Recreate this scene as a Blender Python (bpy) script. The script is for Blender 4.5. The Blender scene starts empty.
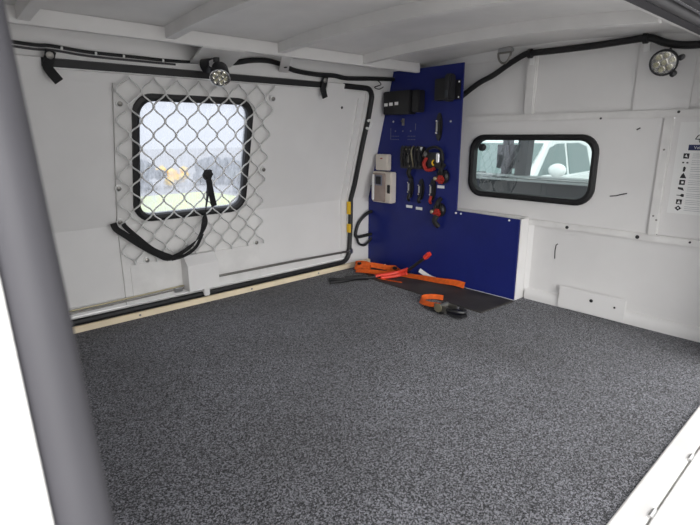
import bpy, bmesh, math, random
from mathutils import Vector, Matrix
random.seed(7)
S = bpy.context.scene
COL = S.collection

# ------------------------------------------------------------------ camera
FPX = 494.0
PITCH, YAW, ROLL, CAM_H = 0.2521, 0.8343, -0.0029, 0.62
def cam_basis():
    F0 = Vector((math.cos(YAW), math.sin(YAW), 0)); R0 = Vector((math.sin(YAW), -math.cos(YAW), 0)); U0 = Vector((0, 0, 1))
    F = F0*math.cos(PITCH) - U0*math.sin(PITCH); U = U0*math.cos(PITCH) + F0*math.sin(PITCH)
    R2 = R0*math.cos(ROLL) + U*math.sin(ROLL); U2 = U*math.cos(ROLL) - R0*math.sin(ROLL)
    return R2, U2, F
cd = bpy.data.cameras.new('camera'); cam = bpy.data.objects.new('camera', cd); COL.objects.link(cam)
R_, U_, F_ = cam_basis()
M = Matrix.Identity(4)
for i in range(3):
    M[i][0] = R_[i]; M[i][1] = U_[i]; M[i][2] = -F_[i]
M[2][3] = CAM_H
cam.matrix_world = M
cd.sensor_width = 36.0; cd.lens = 36.0*FPX/700.0; cd.clip_start = 0.02; cd.clip_end = 200
cd.dof.use_dof = True; cd.dof.focus_distance = 1.7; cd.dof.aperture_fstop = 9.0
S.camera = cam

# ------------------------------------------------------------------ sky and exposure
SKY = 3.7
HATCH_UP = 3
w = bpy.data.worlds.new('overcast'); S.world = w; w.use_nodes = True
nt = w.node_tree; nt.nodes.clear()
wo = nt.nodes.new('ShaderNodeOutputWorld'); bg = nt.nodes.new('ShaderNodeBackground')
tc = nt.nodes.new('ShaderNodeTexCoord'); sx = nt.nodes.new('ShaderNodeSeparateXYZ'); rp = nt.nodes.new('ShaderNodeValToRGB')
rp.color_ramp.elements[0].position = 0.0; rp.color_ramp.elements[0].color = (.45, .455, .465, 1)
rp.color_ramp.elements[1].position = 1.0; rp.color_ramp.elements[1].color = (1.0, 1.0, 1.0, 1)
nt.links.new(tc.outputs['Generated'], sx.inputs[0]); nt.links.new(sx.outputs['Z'], rp.inputs[0])
nt.links.new(rp.outputs[0], bg.inputs[0]); bg.inputs[1].default_value = SKY
nt.links.new(bg.outputs[0], wo.inputs[0])
SUN_E, SUN_EL, SUN_AZ, SUN_SPREAD = 3.9, 26, 62, 64     # sun veiled by cloud: broad and soft, low on the open side
sd = bpy.data.lights.new('veiled_sun', 'SUN'); sd.energy = SUN_E; sd.angle = math.radians(SUN_SPREAD); sd.color = (1, .985, .96)
so = bpy.data.objects.new('veiled_sun', sd); COL.objects.link(so); so.location = (-3, -5, 4)
a_, e_ = math.radians(SUN_AZ), math.radians(SUN_EL)
so.rotation_euler = Vector((math.cos(a_)*math.cos(e_), math.sin(a_)*math.cos(e_), -math.sin(e_))).to_track_quat('-Z', 'Y').to_euler()
vs = S.view_settings
vs.view_transform = 'Standard'; vs.look = 'None'; vs.exposure = 0.0; vs.gamma = 1.0; vs.use_curve_mapping = False

# ------------------------------------------------------------------ materials
def srgb(r, g, b):
    f = lambda c: (c/255/12.92) if c/255 <= .04045 else ((c/255+.055)/1.055)**2.4
    return (f(r), f(g), f(b), 1)
def mat(name, col, rough=.5, metal=0.0, var=.0, scale=8.0, bump=.0, bscale=40., spec=.5, alpha_col=None):
    m = bpy.data.materials.new(name); m.use_nodes = True
    n = m.node_tree; b = n.nodes['Principled BSDF']
    b.inputs['Roughness'].default_value = rough; b.inputs['Metallic'].default_value = metal
    b.inputs['Specular IOR Level'].default_value = spec
    b.inputs['Base Color'].default_value = col
    t = n.nodes.new('ShaderNodeTexCoord')
    if var > 0:
        no = n.nodes.new('ShaderNodeTexNoise'); no.inputs['Scale'].default_value = scale; no.inputs['Detail'].default_value = 6
        n.links.new(t.outputs['Object'], no.inputs['Vector'])
        r = n.nodes.new('ShaderNodeValToRGB'); c2 = alpha_col or tuple(c*(1-var) for c in col[:3])+(1,)
        r.color_ramp.elements[0].position = .35; r.color_ramp.elements[0].color = c2
        r.color_ramp.elements[1].position = .62; r.color_ramp.elements[1].color = col
        n.links.new(no.outputs['Fac'], r.inputs[0]); n.links.new(r.outputs[0], b.inputs['Base Color'])
    if bump > 0:
        nb = n.nodes.new('ShaderNodeTexNoise'); nb.inputs['Scale'].default_value = bscale; nb.inputs['Detail'].default_value = 3
        n.links.new(t.outputs['Object'], nb.inputs['Vector'])
        bu = n.nodes.new('ShaderNodeBump'); bu.inputs['Strength'].default_value = bump; bu.inputs['Distance'].default_value = .002
        n.links.new(nb.outputs['Fac'], bu.inputs['Height']); n.links.new(bu.outputs[0], b.inputs['Normal'])
    return m
WHITE = mat('white_paint', (.79, .78, .772, 1), .42, var=.05, scale=5, bump=.05, bscale=9)
WHITE2 = mat('white_paint_scuffed', (.80, .79, .775, 1), .45, var=.10, scale=14, bump=.06, bscale=20)
ROOFW = mat('roof_paint', (.78, .77, .76, 1), .5, var=.10, scale=6)
GALV = mat('painted_mesh', (.72, .72, .71, 1), .35, var=.06, scale=30)
RUBBER = mat('black_rubber', (.012, .012, .013, 1), .55, var=.3, scale=30)
RUBSOFT = mat('soft_rubber', (.02, .02, .022, 1), .65)
GREYRUB = mat('grey_rubber_seal', srgb(64, 63, 68), .6, var=.08, scale=12)
DARKGREY = mat('dark_grey_rubber', srgb(70, 69, 72), .6, var=.1, scale=12)
WEB = mat('black_webbing', (.010, .010, .011, 1), .8, bump=.5, bscale=500)
ORANGE = mat('orange_webbing', srgb(226, 96, 20), .75, var=.25, scale=60, bump=.4, bscale=400)
BLUE = mat('blue_board', srgb(33, 42, 112), .30, var=.10, scale=9, bump=.03, bscale=30, spec=.25)
BLACKP = mat('black_plastic', (.012, .012, .014, 1), .38)
BLACKP2 = mat('black_plastic_matt', (.022, .022, .026, 1), .5)
STEEL = mat('steel', (.55, .55, .55, 1), .3, 1.0)
DSTEEL = mat('dull_steel', (.30, .29, .27, 1), .45, 1.0)
BRASS = mat('passivated_rod', (.46, .42, .29, 1), .4, .9)
CHROME = mat('chrome', (.85, .85, .86, 1), .12, 1.0)
REDP = mat('red_plastic', srgb(168, 44, 36), .45)
REDF = mat('red_sleeve', srgb(226, 66, 48), .45)
YEL = mat('yellow_paint', srgb(235, 190, 40), .5)
LABEL = mat('white_label', (.85, .85, .84, 1), .5)
GREYM = mat('grey_marking', srgb(120, 122, 135), .6)
TXT = mat('print_grey', srgb(176, 178, 182), .6)
INK = mat('print_black', (.02, .02, .022, 1), .6)
NAVY = mat('print_navy', srgb(38, 48, 92), .6)
WOOD = mat('raw_timber', srgb(248, 232, 202), .6, var=.10, scale=10)
IVORY = mat('ivory_plastic', srgb(214, 206, 196), .4)
CLEARGREY = mat('clear_cover', srgb(166, 150, 142), .12, var=.18, scale=25)
MATB = mat('black_rubber_mat', srgb(74, 70, 67), .6, var=.5, scale=7, bump=.2, bscale=60)
GROUND = mat('pale_concrete', (.34, .335, .33, 1), .9, var=.2, scale=2)
CARW = mat('car_white', (.82, .83, .84, 1), .2, spec=.6)
CARGL = mat('car_glass', srgb(96, 116, 116), .08, spec=.8)
TYRE = mat('tyre', (.02, .02, .02, 1), .8)
LEAF = mat('hedge_green', srgb(104, 108, 112), .8, var=.5, scale=4)
LEAFY = mat('yellow_bloom', srgb(250, 205, 50), .8, var=.2, scale=8)
BARK = mat('bark', srgb(100, 92, 84), .9)
LAWN = mat('pale_lawn', srgb(205, 215, 150), .9, var=.15, scale=1.5)
LED = mat('led_reflector', (.9, .88, .8, 1), .08, 1.0)
LEDY = mat('led_chip', srgb(226, 222, 190), .3)
CABG = mat('cab_dark_trim', srgb(66, 70, 76), .6, var=.1, scale=5)
CABL = mat('cab_pale_rail', srgb(186, 190, 192), .35)

def carpet_mat():
    m = bpy.data.materials.new('speckled_carpet'); m.use_nodes = True
    n = m.node_tree; b = n.nodes['Principled BSDF']; b.inputs['Roughness'].default_value = .95; b.inputs['Specular IOR Level'].default_value = .1; b.inputs['Sheen Weight'].default_value = .25; b.inputs['Sheen Roughness'].default_value = .4
    t = n.nodes.new('ShaderNodeTexCoord')
    v = n.nodes.new('ShaderNodeTexVoronoi'); v.inputs['Scale'].default_value = 460
    no = n.nodes.new('ShaderNodeTexNoise'); no.inputs['Scale'].default_value = 400; no.inputs['Detail'].default_value = 4; no.inputs['Roughness'].default_value = .7
    big = n.nodes.new('ShaderNodeTexNoise'); big.inputs['Scale'].default_value = 2.2; big.inputs['Detail'].default_value = 4
    for x in (v, no, big): n.links.new(t.outputs['Object'], x.inputs['Vector'])
    sep = n.nodes.new('ShaderNodeSeparateColor'); n.links.new(v.outputs['Color'], sep.inputs[0])
    mx = n.nodes.new('ShaderNodeMath'); mx.operation = 'MULTIPLY_ADD'; mx.inputs[1].default_value = .55
    n.links.new(sep.outputs[0], mx.inputs[0])
    m2 = n.nodes.new('ShaderNodeMath'); m2.operation = 'MULTIPLY'; m2.inputs[1].default_value = .6
    n.links.new(no.outputs['Fac'], m2.inputs[0]); n.links.new(m2.outputs[0], mx.inputs[2])
    r = n.nodes.new('ShaderNodeValToRGB'); e = r.color_ramp.elements
    e[0].position = .30; e[0].color = srgb(19, 19, 22); e[1].position = .82; e[1].color = srgb(152, 153, 161)
    k = r.color_ramp.elements.new(.52); k.color = srgb(51, 52, 57)
    n.links.new(mx.outputs[0], r.inputs[0])
    r2 = n.nodes.new('ShaderNodeValToRGB'); r2.color_ramp.elements[0].color = (.72, .71, .70, 1); r2.color_ramp.elements[1].color = (1.1, 1.1, 1.1, 1)
    r2.color_ramp.elements[0].position = .3; r2.color_ramp.elements[1].position = .6
    n.links.new(big.outputs['Fac'], r2.inputs[0])
    mm = n.nodes.new('ShaderNodeMix'); mm.data_type = 'RGBA'; mm.blend_type = 'MULTIPLY'; mm.inputs[0].default_value = 1
    n.links.new(r.outputs[0], mm.inputs[6]); n.links.new(r2.outputs[0], mm.inputs[7]); n.links.new(mm.outputs[2], b.inputs['Base Color'])
    bu = n.nodes.new('ShaderNodeBump'); bu.inputs['Strength'].default_value = .8; bu.inputs['Distance'].default_value = .004
    n.links.new(mx.outputs[0], bu.inputs['Height']); n.links.new(bu.outputs[0], b.inputs['Normal'])
    return m
CARPET = carpet_mat()

def glass_mat(name, tint, refl, frost, frost_col=(.9, .92, .96, 1), fscale=30, rough=.02):
    """pane: see-through tint + mirror sheen + a diffusing film of dust and water"""
    m = bpy.data.materials.new(name); m.use_nodes = True
    n = m.node_tree; n.nodes.clear()
    out = n.nodes.new('ShaderNodeOutputMaterial'); tr = n.nodes.new('ShaderNodeBsdfTransparent'); tr.inputs[0].default_value = tint
    gl = n.nodes.new('ShaderNodeBsdfGlossy'); gl.inputs['Roughness'].default_value = rough
    tl = n.nodes.new('ShaderNodeBsdfTranslucent'); tl.inputs[0].default_value = frost_col
    t = n.nodes.new('ShaderNodeTexCoord'); mp = n.nodes.new('ShaderNodeMapping'); mp.inputs['Rotation'].default_value = (0, .55, 0); mp.inputs['Scale'].default_value = (1, 1, .22)
    no = n.nodes.new('ShaderNodeTexNoise'); no.inputs['Scale'].default_value = fscale; no.inputs['Detail'].default_value = 8; no.inputs['Roughness'].default_value = .7
    n.links.new(t.outputs['Object'], mp.inputs[0]); n.links.new(mp.outputs[0], no.inputs['Vector'])
    mr = n.nodes.new('ShaderNodeMapRange'); mr.inputs[1].default_value = .3; mr.inputs[2].default_value = .7; mr.inputs[3].default_value = frost*.35; mr.inputs[4].default_value = min(1, frost*1.65)
    n.links.new(no.outputs['Fac'], mr.inputs[0])
    a = n.nodes.new('ShaderNodeMixShader'); n.links.new(mr.outputs[0], a.inputs[0]); n.links.new(tr.outputs[0], a.inputs[1]); n.links.new(tl.outputs[0], a.inputs[2])
    b = n.nodes.new('ShaderNodeMixShader'); b.inputs[0].default_value = refl
    n.links.new(a.outputs[0], b.inputs[1]); n.links.new(gl.outputs[0], b.inputs[2]); n.links.new(b.outputs[0], out.inputs[0])
    return m
GLASS_L = glass_mat('dusty_wet_pane', (.55, .58, .64, 1), .04, .48, frost_col=(.40, .43, .49, 1), fscale=60)
GLASS_R = glass_mat('tinted_pane', (.42, .50, .49, 1), .16, .03, fscale=60)
LENS = glass_mat('lamp_lens', (.95, .95, .95, 1), .1, .02)

# ------------------------------------------------------------------ mesh helpers
class MB:
    def __init__(s): s.v = []; s.f = []
    def add(s, vs, fs):
        o = len(s.v); s.v += [tuple(p) for p in vs]; s.f += [tuple(i+o for i in f) for f in fs]; return s
    def hexa(s, p):   # 8 points: bottom ring 0-3, top ring 4-7
        return s.add(p, [(0, 3, 2, 1), (4, 5, 6, 7), (0, 1, 5, 4), (1, 2, 6, 5), (2, 3, 7, 6), (3, 0, 4, 7)])
    def box(s, x0, x1, y0, y1, z0, z1, bev=0):
        if bev <= 0:
            return s.hexa([(x0, y0, z0), (x1, y0, z0), (x1, y1, z0), (x0, y1, z0), (x0, y0, z1), (x1, y0, z1), (x1, y1, z1), (x0, y1, z1)])
        bm = bmesh.new(); bmesh.ops.create_cube(bm, size=1)
        for v in bm.verts: v.co = ((x0+x1)/2+v.co.x*(x1-x0), (y0+y1)/2+v.co.y*(y1-y0), (z0+z1)/2+v.co.z*(z1-z0))
        bmesh.ops.bevel(bm, geom=list(bm.edges), offset=bev, segments=2, affect='EDGES')
        return s.frombm(bm)
    def frombm(s, bm):
        bm.verts.index_update(); o = len(s.v)
        s.v += [tuple(v.co) for v in bm.verts]; s.f += [tuple(v.index+o for v in f.verts) for f in bm.faces]; bm.free(); return s
    def prism(s, pts, off):   # closed polygon of 3-d points, extruded by a vector
        n = len(pts); off = Vector(off)
        return s.add([tuple(p) for p in pts]+[tuple(Vector(p)+off) for p in pts], [tuple(range(n))[::-1], tuple(range(n, 2*n))]+[(i, (i+1) % n, (i+1) % n+n, i+n) for i in range(n)])
    def tube(s, pts, r, seg=8, closed=False, flat=None):
        P = [Vector(p) for p in pts]; n = len(P); rings = []; up = None
        for i in range(n):
            a = P[i-1] if (i > 0 or closed) else P[i]; b = P[(i+1) % n] if (i < n-1 or closed) else P[i]
            t = (b-a).normalized()
            if up is None: up = t.orthogonal().normalized()
            up = (up-t*up.dot(t)).normalized() if (up-t*up.dot(t)).length > 1e-6 else t.orthogonal().normalized()
            q = t.cross(up); rr = r[i] if isinstance(r, (list, tuple)) else r
            rings.append([P[i]+(up*math.cos(2*math.pi*k/seg)+q*math.sin(2*math.pi*k/seg))*rr for k in range(seg)])
        vs = [p for g in rings for p in g]; fs = []
        for i in range(n if closed else n-1):
            j = (i+1) % n
            fs += [(i*seg+k, i*seg+(k+1) % seg, j*seg+(k+1) % seg, j*seg+k) for k in range(seg)]
        if not closed: fs += [tuple(range(seg))[::-1], tuple((n-1)*seg+k for k in range(seg))]
        return s.add(vs, fs)
    def strap(s, pts, width, th, side):   # flat webbing: side = list or single vector across
        P = [Vector(p) for p in pts]; n = len(P); vs = []
        for i in range(n):
            t = (P[min(i+1, n-1)]-P[max(i-1, 0)]).normalized()
            sd = Vector(side[i] if isinstance(side, list) else side); sd = (sd-t*sd.dot(t)).normalized(); nn = t.cross(sd)
            h = sd*width/2; k = nn*th/2
            vs += [P[i]-h-k, P[i]+h-k, P[i]+h+k, P[i]-h+k]
        fs = [(0, 1, 2, 3), tuple(4*(n-1)+k for k in (3, 2, 1, 0))]
        for i in range(n-1):
            fs += [(4*i+k, 4*i+(k+1) % 4, 4*i+4+(k+1) % 4, 4*i+4+k) for k in range(4)]
        return s.add(vs, fs)
    def lathe(s, prof, c, axis, seg=20):   # prof: (radius, height along axis)
        a = Vector(axis).normalized(); u = a.orthogonal().normalized(); q = a.cross(u); c = Vector(c); vs = []; fs = []
        for r, h in prof: vs += [c+a*h+(u*math.cos(2*math.pi*k/seg)+q*math.sin(2*math.pi*k/seg))*max(r, 1e-5) for k in range(seg)]
        for i in range(len(prof)-1): fs += [(i*seg+k, i*seg+(k+1) % seg, (i+1)*seg+(k+1) % seg, (i+1)*seg+k) for k in range(seg)]
        fs += [tuple(range(seg))[::-1], tuple((len(prof)-1)*seg+k for k in range(seg))]
        return s.add(vs, fs)
    def ball(s, c, r, sc=(1, 1, 1), sub=2, jit=0):
        bm = bmesh.new(); bmesh.ops.create_icosphere(bm, subdivisions=sub, radius=r)
        for v in bm.verts:
            k = 1+random.uniform(-jit, jit); v.co = Vector((v.co.x*sc[0]*k, v.co.y*sc[1]*k, v.co.z*sc[2]*k))+Vector(c)
        return s.frombm(bm)
    def map(s, fn): s.v = [tuple(fn(*p)) for p in s.v]; return s

def root_of(o):
    while o.parent: o = o.parent
    return o
def obj(name, mb, m, parent=None, base=None, smooth=35, kind=None):
    off = Vector(root_of(parent).location) if parent else Vector(base or (0, 0, 0))
    me = bpy.data.meshes.new(name); me.from_pydata([tuple(Vector(p)-off) for p in mb.v], [], mb.f); me.update()
    bm = bmesh.new(); bm.from_mesh(me); bmesh.ops.recalc_face_normals(bm, faces=bm.faces); bm.to_mesh(me); bm.free()
    for p in me.polygons: p.use_smooth = smooth > 0
    if smooth > 0: me.set_sharp_from_angle(angle=math.radians(smooth))
    me.materials.append(m)
    o = bpy.data.objects.new(name, me); COL.objects.link(o)
    if parent: o.parent = parent
    else: o.location = off
    if kind: o['kind'] = kind
    return o
def thing(name, label, cat, loc, group=None):
    o = bpy.data.objects.new(name, None); COL.objects.link(o); o.location = loc; o.empty_display_size = .03
    o['label'] = label; o['category'] = cat
    if group: o['group'] = group
    return o
def tag(o, label, cat, group=None):
    o['label'] = label; o['category'] = cat
    if group: o['group'] = group
    return o
def struct(name, mb, m, parent=None, smooth=35):
    o = obj(name, mb, m, parent, smooth=smooth)
    if not parent: o['kind'] = 'structure'
    return o
def curve(pts, k=6, closed=False):   # catmull-rom
    P = [Vector(p) for p in pts]; n = len(P); out = []
    for i in range(n if closed else n-1):
        g = (lambda j: P[j % n]) if closed else (lambda j: P[max(0, min(n-1, j))])
        p0, p1, p2, p3 = g(i-1), g(i), g(i+1), g(i+2)
        for q in range(k):
            t = q/k
            out.append(.5*((2*p1)+(p2-p0)*t+(2*p0-5*p1+4*p2-p3)*t*t+(3*p1-p0-3*p2+p3)*t**3))
    if not closed: out.append(P[-1])
    return out
def rrect(x0, x1, z0, z1, r, k=7):
    pts = []
    for cx, cz, a0 in ((x1-r, z1-r, 0), (x0+r, z1-r, 90), (x0+r, z0+r, 180), (x1-r, z0+r, 270)):
        for i in range(k+1):
            a = math.radians(a0+90*i/k); pts.append((cx+r*math.cos(a), cz+r*math.sin(a)))
    return pts
def plate_hole(x0, x1, z0, z1, hole, t0, t1, fn):
    """flat plate with a hole, in (x, depth, z), mapped by fn"""
    cx = sum(p[0] for p in hole)/len(hole); cz = sum(p[1] for p in hole)/len(hole); n = len(hole); out = []
    for (a, b) in hole:
        dx, dz = a-cx, b-cz; t = 1e9
        if dx > 1e-9: t = min(t, (x1-cx)/dx)
        if dx < -1e-9: t = min(t, (x0-cx)/dx)
        if dz > 1e-9: t = min(t, (z1-cz)/dz)
        if dz < -1e-9: t = min(t, (z0-cz)/dz)
        out.append([cx+dx*t, cz+dz*t])
    for c in ((x0, z0), (x1, z0), (x0, z1), (x1, z1)):
        j = min(range(n), key=lambda i: (out[i][0]-c[0])**2+(out[i][1]-c[1])**2); out[j] = list(c)
    mb = MB(); vs = []
    for (a, b) in hole: vs.append((a, t0, b))
    for (a, b) in out: vs.append((a, t0, b))
    for (a, b) in hole: vs.append((a, t1, b))
    for (a, b) in out: vs.append((a, t1, b))
    fs = []
    for i in range(n):
        j = (i+1) % n
        fs += [(i, j, n+j, n+i), (2*n+i, 3*n+i, 3*n+j, 2*n+j), (i, 2*n+i, 2*n+j, j), (n+i, n+j, 3*n+j, 3*n+i)]
    mb.add(vs, fs); return mb.map(fn)
def ring(outer, inner, t0, t1, fn, bulge=0):
    n = len(outer); vs = []
    mid = [((a[0]+b[0])/2, (a[1]+b[1])/2) for a, b in zip(outer, inner)]
    for a in outer: vs.append((a[0], t0, a[1]))
    for a in outer: vs.append((a[0], t1, a[1]))
    for a in mid: vs.append((a[0], t1+bulge, a[1]))
    for a in inner: vs.append((a[0], t1, a[1]))
    for a in inner: vs.append((a[0], t0, a[1]))
    fs = []
    for r in range(5):
        q = (r+1) % 5
        fs += [(r*n+i, r*n+(i+1) % n, q*n+(i+1) % n, q*n+i) for i in range(n)]
    return MB().add(vs, fs).map(fn)

# side walls: vertical up to ZB, then leaning inwards
ZB, LEAN, YF, YN = .33, .27, 1.72, .22
NL = math.sqrt(1+LEAN*LEAN)
def LW(x, d, z):   # far wall; d = distance proud of the wall, into the room
    if z <= ZB: return (x, YF-d, z)
    return (x, YF-LEAN*(z-ZB)-d/NL, z-d*LEAN/NL)
def NW(x, d, z):   # near wall, mirrored
    if z <= ZB: return (x, YN+d, z)
    return (x, YN+LEAN*(z-ZB)+d/NL, z-d*LEAN/NL)
def slab(mb, x0, x1, z0, z1, d0, d1, fn, bz=ZB):
    parts = [(z0, z1)] if z1 <= bz or z0 >= bz else [(z0, bz), (bz, z1)]
    for a, b in parts:
        e = 0
        P = lambda x, d, z: fn(x, d, z)
        mb.hexa([P(x0, d0, a+e), P(x1, d0, a+e), P(x1, d1, a+e), P(x0, d1, a+e), P(x0, d0, b), P(x1, d0, b), P(x1, d1, b), P(x0, d1, b)])
    return mb
XR = 1.755          # inner face of the front bulkhead
def screw_mb(c, axis, r=.005, h=.003):
    return MB().lathe([(r, 0), (r*.95, h*.6), (r*.5, h), (.0, h)], c, axis, 10)

# ------------------------------------------------------------------ floor
fl = struct('floor', MB().box(.0, XR+.02, YN-.0, YF+.03, -.012, 0), CARPET)
struct('trim_1', MB().box(.06, 1.69, 1.702, 1.722, .0, .022, .003), WOOD)      # timber batten along far edge
tr = bpy.data.objects['trim_1']
for x in (.55, 1.0, 1.35): obj('screw', screw_mb((x, 1.703, .012), (0, -1, 0), .004), DSTEEL, tr)
sill = struct('trim_2', MB().box(-.25, 2.0, .177, YN-.001, -.03, .006, .003), WHITE2)   # near sill
obj('sill_lip', MB().box(-.25, 2.0, .10, .174, -.03, .002, .002), WHITE2, sill)
obj('skirt', MB().box(-.25, 2.0, .098, .106, -.34, -.03), WHITE2, sill)
for x in (.84, 1.06, 1.20): obj('hinge_knuckle', MB().tube([(x-.012, .176, .006), (x+.012, .176, .006)], .004, 8), STEEL, sill)

# ------------------------------------------------------------------ far wall and its hatch
mb = MB()
slab(mb, -.02, .07, -.02, .93, -.03, 0, LW); slab(mb, 1.545, XR+.03, -.02, .93, -.03, 0, LW)
slab(mb, .07, 1.545, .80, .93, -.03, 0, LW); slab(mb, .07, 1.545, -.02, .045, -.03, 0, LW)
wl = struct('wall_left', mb, WHITE)
# hatch leaf, window hole in its upper plane
HOLE = rrect(.582, .977, .355, .733, .052)
WX0, WX1, WZ0, WZ1 = .567, .992, .338, .748
mb = MB(); slab(mb, .075, .515, .05, .797, -.025, -.006, LW); slab(mb, 1.055, 1.54, .05, .797, -.025, -.006, LW); slab(mb, .515, 1.055, .05, ZB, -.025, -.006, LW)
dr = struct('door_1', mb, WHITE)
obj('window_panel', plate_hole(.516, 1.054, ZB+.0003, .797, HOLE, -.025, .003, LW), WHITE2, dr)
mb = MB(); slab(mb, .516, 1.054, .052, ZB, -.006, .003, LW); obj('lower_panel', mb, WHITE2, dr)
mb = MB(); slab(mb, .54, 1.03, .066, .192, .0, .006, LW); obj('access_plate', mb, WHITE2, dr)
# pressed border ribs of the hatch skin
mb = MB(); slab(mb, 1.09, 1.50, .07, .082, -.007, -.002, LW); slab(mb, .09, .50, .07, .082, -.007, -.002, LW); obj('pressed_fold', mb, WHITE, dr)
mb = MB(); slab(mb, 1.505, 1.528, .06, .79, -.007, .0, LW); obj('edge_fold', mb, WHITE, dr)
mb = MB(); slab(mb, .09, 1.53, .772, .797, -.007, .004, LW); obj('top_fold', mb, WHITE, dr)
mb = MB(); slab(mb, .07, .095, .06, .79, -.007, .003, LW); obj('rear_fold', mb, WHITE, dr)
for (x, z) in ((1.424, .73), (1.32, .775), (.745, .785)):
    obj('rivet', MB().lathe([(.006, 0), (.004, .003), (0, .003)], LW(x, -.006, z), (0, -1, -LEAN), 8), INK, dr)
# rubber seal round the hatch
sp = []
def arc(cx, cz, r, a0, a1, k=6): return [(cx+r*math.cos(math.radians(a0+(a1-a0)*i/k)), cz+r*math.sin(math.radians(a0+(a1-a0)*i/k))) for i in range(k+1)]
path = [(.09, .0345), (.5, .0345), (1.0, .0345)]+arc(1.495, .0845, .05, -90, 0)+[(1.553, .2), (1.556, .33), (1.563, .40), (1.567, .6), (1.572, .7)]+arc(1.528, .772, .042, 0, 90)+[(1.40, .816)]
sp = [LW(a, .010, b) for a, b in path]
sl = obj('rubber_seal', MB().tube(sp, .0112, 8), RUBBER, dr)
for z0, z1 in ((.175, .215), (.262, .32)):
    mb = MB(); slab(mb, 1.536, 1.545, z0, z1, .004, .0225, LW); obj('hazard_tape', mb, YEL, sl)
mb = MB(); slab(mb, .334, 1.30, .803, .823, .0, .014, LW); obj('seal_strip', mb, RUBBER, dr)
mb = MB(); slab(mb, 1.312, 1.40, .787, .824, .0, .016, LW); obj('seal_joiner', mb, WHITE, dr)
mb = MB(); slab(mb, .20, .334, .787, .824, .0, .012, LW); obj('seal_joiner', mb, WHITE, dr)
obj('clip_ring', MB().tube([LW(1.566+.015*math.cos(a), .026, .672+.018*math.sin(a)) for a in [math.radians(q) for q in range(-130, 131, 20)]], .0055, 6), LABEL, sl)
# window in the hatch
wf = ring(rrect(WX0, WX1, WZ0, WZ1, .062), rrect(WX0+.021, WX1-.021, WZ0+.021, WZ1-.021, .044), -.012, .012, LW, .004)
win1 = struct('window_1', wf, RUBBER)
def pane(x0, x1, z0, z1, r, d, fn):
    p = rrect(x0, x1, z0, z1, r); n = len(p)
    return MB().add([fn(a, d, b) for a, b in p], [tuple(range(n))])
obj('glass_pane', pane(WX0+.012, WX1-.012, WZ0+.012, WZ1-.012, .05, -.004, LW), GLASS_L, win1)
# latch box with its two rods
t = thing('latch_cover', 'white chamfered metal latch box low on the hatch with thin lock rods', 'latch box', (.795, 1.71, .06))
x0, x1 = .718, .837
obj('box_cover', MB().prism([(x0, 1.711, .070), (x0, 1.657, .070), (x0, 1.657, .166), (x0, 1.688, .198), (x0, 1.711, .198)], (x1-x0, 0, 0)), WHITE, t, smooth=20)
obj('lock_rod', MB().tube([(.08, 1.708, .074), (.45, 1.707, .078), (.74, 1.705, .085)], .0032, 8), BRASS, t)
obj('lock_rod', MB().tube([(.08, 1.708, .065), (.45, 1.707, .069), (.74, 1.705, .076)], .0028, 8), DSTEEL, t)
obj('lock_rod', MB().tube([(.85, 1.704, .094), (1.2, 1.703, .091), (1.545, 1.703, .084)], .0048, 8), DSTEEL, t)
obj('rod_guide', MB().box(1.537, 1.562, 1.697, 1.7185, .070, .096, .004), STEEL, t)
obj('rod_guide', MB().box(.68, .712, 1.70, 1.7125, .064, .082, .003), STEEL, t)
obj('screw', screw_mb((.772, 1.7165, .221), (0, -1, 0), .006), DSTEEL, t)
# seal clip under the box
obj('rod_clip', MB().box(.790, .812, 1.690, 1.7125, .030, .0705, .003), WHITE, t)

# expanded metal guard over the hatch window
g = thing('window_guard', 'white expanded metal mesh guard screwed over the hatch window', 'mesh guard', LW(.79, .01, .20))
mb = MB(); P_, H_ = .0735, .04275; D_ = .017
ROW0 = -11
def node_x(n, k): return (.5905 if n % 2 == 0 else .6273) + P_*k
def wob(x, z): return D_ + .003*math.sin(7*x+3)+.002*math.sin(11*z)
def inside(x, z): return .512 <= x <= 1.08 and .19 <= z <= .803
for n in range(ROW0, 3):
    z0 = .670+H_*n; z1 = z0+H_
    xs = sorted([(node_x(n, k), 0) for k in range(-3, 9)]+[(node_x(n+1, k), 1) for k in range(-3, 9)])
    run = []
    def flush(run):
        if len(run) < 2: return
        pts = []
        for i, (x, lv) in enumerate(run):
            z = z0 if lv == 0 else z1; s = 1 if lv == 0 else -1
            if i == 0: pts.append((x+.000, z+s*.003))
            else:
                pts.append((x-.0031, z+s*.0075)); pts.append((x, z+s*.0035))
            if i < len(run)-1:
                pts.append((x+.0031, z+s*.0075))
                x2, l2 = run[i+1]; zz = z1 if l2 else z0
                pts.append((x+(x2-x)*.27, z+(zz-z)*.36)); pts.append((x+(x2-x)*.5, z+(zz-z)*.5)); pts.append((x+(x2-x)*.73, z+(zz-z)*.64))
        mb.tube([LW(a, wob(a, b), b) for a, b in pts], .0027, 6)
    for x, lv in xs:
        z = z0 if lv == 0 else z1
        if inside(x, z): run.append((x, lv))
        else: flush(run); run = []
    flush(run)
    for k in range(-3, 9):
        x = node_x(n, k)
        if inside(x, z0): mb.tube([LW(x, wob(x, z0), z0-.007), LW(x, wob(x, z0)+.001, z0), LW(x, wob(x, z0), z0+.007)], [.0032, .0046, .0032], 6)
obj('mesh', mb, GALV, g, smooth=60)
for (x, z) in ((.532, .715), (.522, .458), (.523, .345), (1.072, .752), (1.061, .494), (1.039, .198), (.598, .200), (.763, .213)):
    nx = (0, -1, 0) if z < ZB else (0, -1, -LEAN)
    c = Vector(LW(x, .003, z))
    wsh = obj('washer', MB().lathe([(.012, 0), (.012, .003), (.005, .0045), (0, .0045)], c, nx, 14), GALV, g)
    obj('screw', MB().lathe([(.0075, .003), (.0075, .007), (.003, .009), (0, .009)], c, nx, 10), DSTEEL, wsh)

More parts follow.
